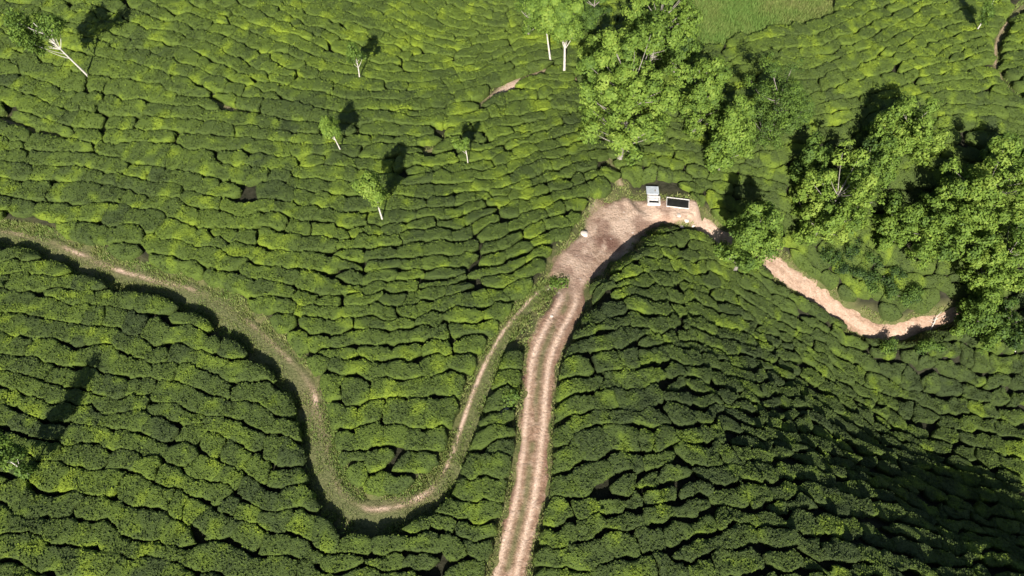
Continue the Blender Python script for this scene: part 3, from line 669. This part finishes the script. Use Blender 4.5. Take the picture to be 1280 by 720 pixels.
# ------------------------------------------------------------------ dead branches
def dead(u, v, label, n, ln, seed, dirn):
    r_ = np.random.default_rng(seed); p = at(u, v); root = bpy.data.objects.new('dead_branch', None); COL.objects.link(root); root.location = p
    root['label'] = label; root['category'] = 'branch'
    d0 = np.array(dirn, float); d0 /= np.linalg.norm(d0)
    V, F = tube(curve((0, 0, .02), d0 * ln, (0, 0, .15), 8), np.linspace(.05, .02, 8), 6); link('stem', new_mesh('stem', V, F, None, M_BARK, True), root)
    for k in range(n):
        a = d0 * ln * r_.uniform(.35, .95); b = a + (d0 + r_.normal(0, .6, 3)) * ln * r_.uniform(.2, .5); b[2] = abs(b[2])
        V, F = tube(curve(a, b, (0, 0, .05), 6), np.linspace(.022, .008, 6), 5); link('twig', new_mesh('twig', V, F, None, M_BARK, True), root)
dead(1163, 412, 'bare bleached branch lying in the shade across the dirt road', 7, 1.1, 3, (.3, .7, .9))
dead(1252, 437, 'fallen pale trunk leaning in the ravine below the trees', 3, 1.6, 4, (.8, 1, .7))
dead(1268, 440, 'second thinner pale trunk leaning beside the fallen one', 3, 1.5, 5, (.8, 1, .6))

# ------------------------------------------------------------------ concrete tanks by the turning place
def box(x0, x1, y0, y1, z0, z1, bev=.012):
    import bmesh
    bm = bmesh.new(); bmesh.ops.create_cube(bm, size=1)
    for v in bm.verts: v.co = ((x0 + x1) / 2 + v.co.x * (x1 - x0), (y0 + y1) / 2 + v.co.y * (y1 - y0), (z0 + z1) / 2 + v.co.z * (z1 - z0))
    bmesh.ops.bevel(bm, geom=bm.edges[:], offset=bev, segments=2, affect='EDGES')
    me = bpy.data.meshes.new('box'); bm.to_mesh(me); bm.free(); return me
def part(root, name, dims, mat, rot=None):
    me = box(*dims); me.name = name; me.materials.append(mat); o = link(name, me, root)
    if rot: o.rotation_euler = rot
    return o
def open_tank(name, loc, rz, L, W, H, t, label):
    root = bpy.data.objects.new(name, None); COL.objects.link(root); root.location = loc; root.rotation_euler[2] = rz; root['label'] = label; root['category'] = 'tank'
    part(root, 'front_wall', (-L / 2, L / 2, -W / 2, -W / 2 + t, -.3, H), M_CONC); part(root, 'back_wall', (-L / 2, L / 2, W / 2 - t, W / 2, -.3, H), M_CONC)
    part(root, 'side_wall', (-L / 2, -L / 2 + t, -W / 2 + t + .002, W / 2 - t - .002, -.3, H - .004), M_CONC)
    part(root, 'side_wall', (L / 2 - t, L / 2, -W / 2 + t + .002, W / 2 - t - .002, -.3, H - .004), M_CONC)
    part(root, 'water', (-L / 2 + t + .003, L / 2 - t - .003, -W / 2 + t + .003, W / 2 - t - .003, -.28, .125), M_DARK)
    return root
t0 = TANKS[0]; t0[2] = float(Z(t0[0], t0[1]))
tk = open_tank('water_tank', t0 + [0.02, -.25, 0], R(-4), .84, .72, .3, .11, 'small white concrete tank with a pale grey cover slab behind')
part(tk, 'ledge', (-.30, .30, .06, .24, .10, .24), M_CONC)
part(tk, 'cover_slab', (-.46, .36, .40, 1.08, .36, .41), M_SLAB, (0, 0, R(2)))
part(tk, 'support', (-.4, .3, .45, 1.02, -.3, .358), M_CONC)
part(tk, 'hatch_handle', (.05, .13, .62, .76, .412, .46), M_BARKD)
t1 = TANKS[1]; t1[2] = float(Z(t1[0], t1[1]))
open_tank('water_trough', t1, R(-9), 1.5, .82, .17, .045, 'long open concrete trough with thin white rim, in tree shade')

# ------------------------------------------------------------------ loose stones
def rock(u, v, s, label, group=None):
    import bmesh
    bm = bmesh.new(); bmesh.ops.create_icosphere(bm, subdivisions=2, radius=1)
    sd = rng.random(3) * 50
    for q in bm.verts:
        k = .72 + .55 * float(fbm(q.co.x * 1.3 + sd[0] + q.co.z, q.co.y * 1.3 + sd[1] - q.co.z, 2)); q.co = q.co * k
        q.co.z *= .6
    me = bpy.data.meshes.new('rock'); bm.to_mesh(me); bm.free(); me.materials.append(M_ROCK)
    p = at(u, v); p[2] = float(Z(p[0], p[1])) + .05
    o = link('rock', me, None, p, label=label, category='rock', group=group); o.scale = (s, s * rng.uniform(.7, 1.1), s); o.rotation_euler[2] = rng.random() * 6
rock(730, 293, .26, 'large whitish rock on the tea-side edge of the turning place')
rock(631, 509, .22, 'pale pink rock beside the road near the weed bush'); rock(625, 513, .15, 'smaller pink rock touching the pale pink rock')
rock(684, 362, .12, 'small stone where footpath meets the dirt road')
for u, v in [(795, 255), (782, 268), (748, 285), (760, 300), (720, 318), (741, 330), (722, 348), (704, 375), (812, 262), (770, 262), (735, 312), (757, 278), (788, 290), (690, 395), (702, 366), (776, 276), (715, 335)]:
    rock(u + rng.uniform(-3, 3), v + rng.uniform(-3, 3), rng.uniform(.05, .11), 'small loose stone scattered on the turning place', 'stones on the turning place')
for u, v in [(848, 270), (858, 276), (866, 283), (872, 290), (852, 284)]:
    rock(u, v, rng.uniform(.10, .2), 'rubble stone beside the shaded trough', 'rubble beside the trough')
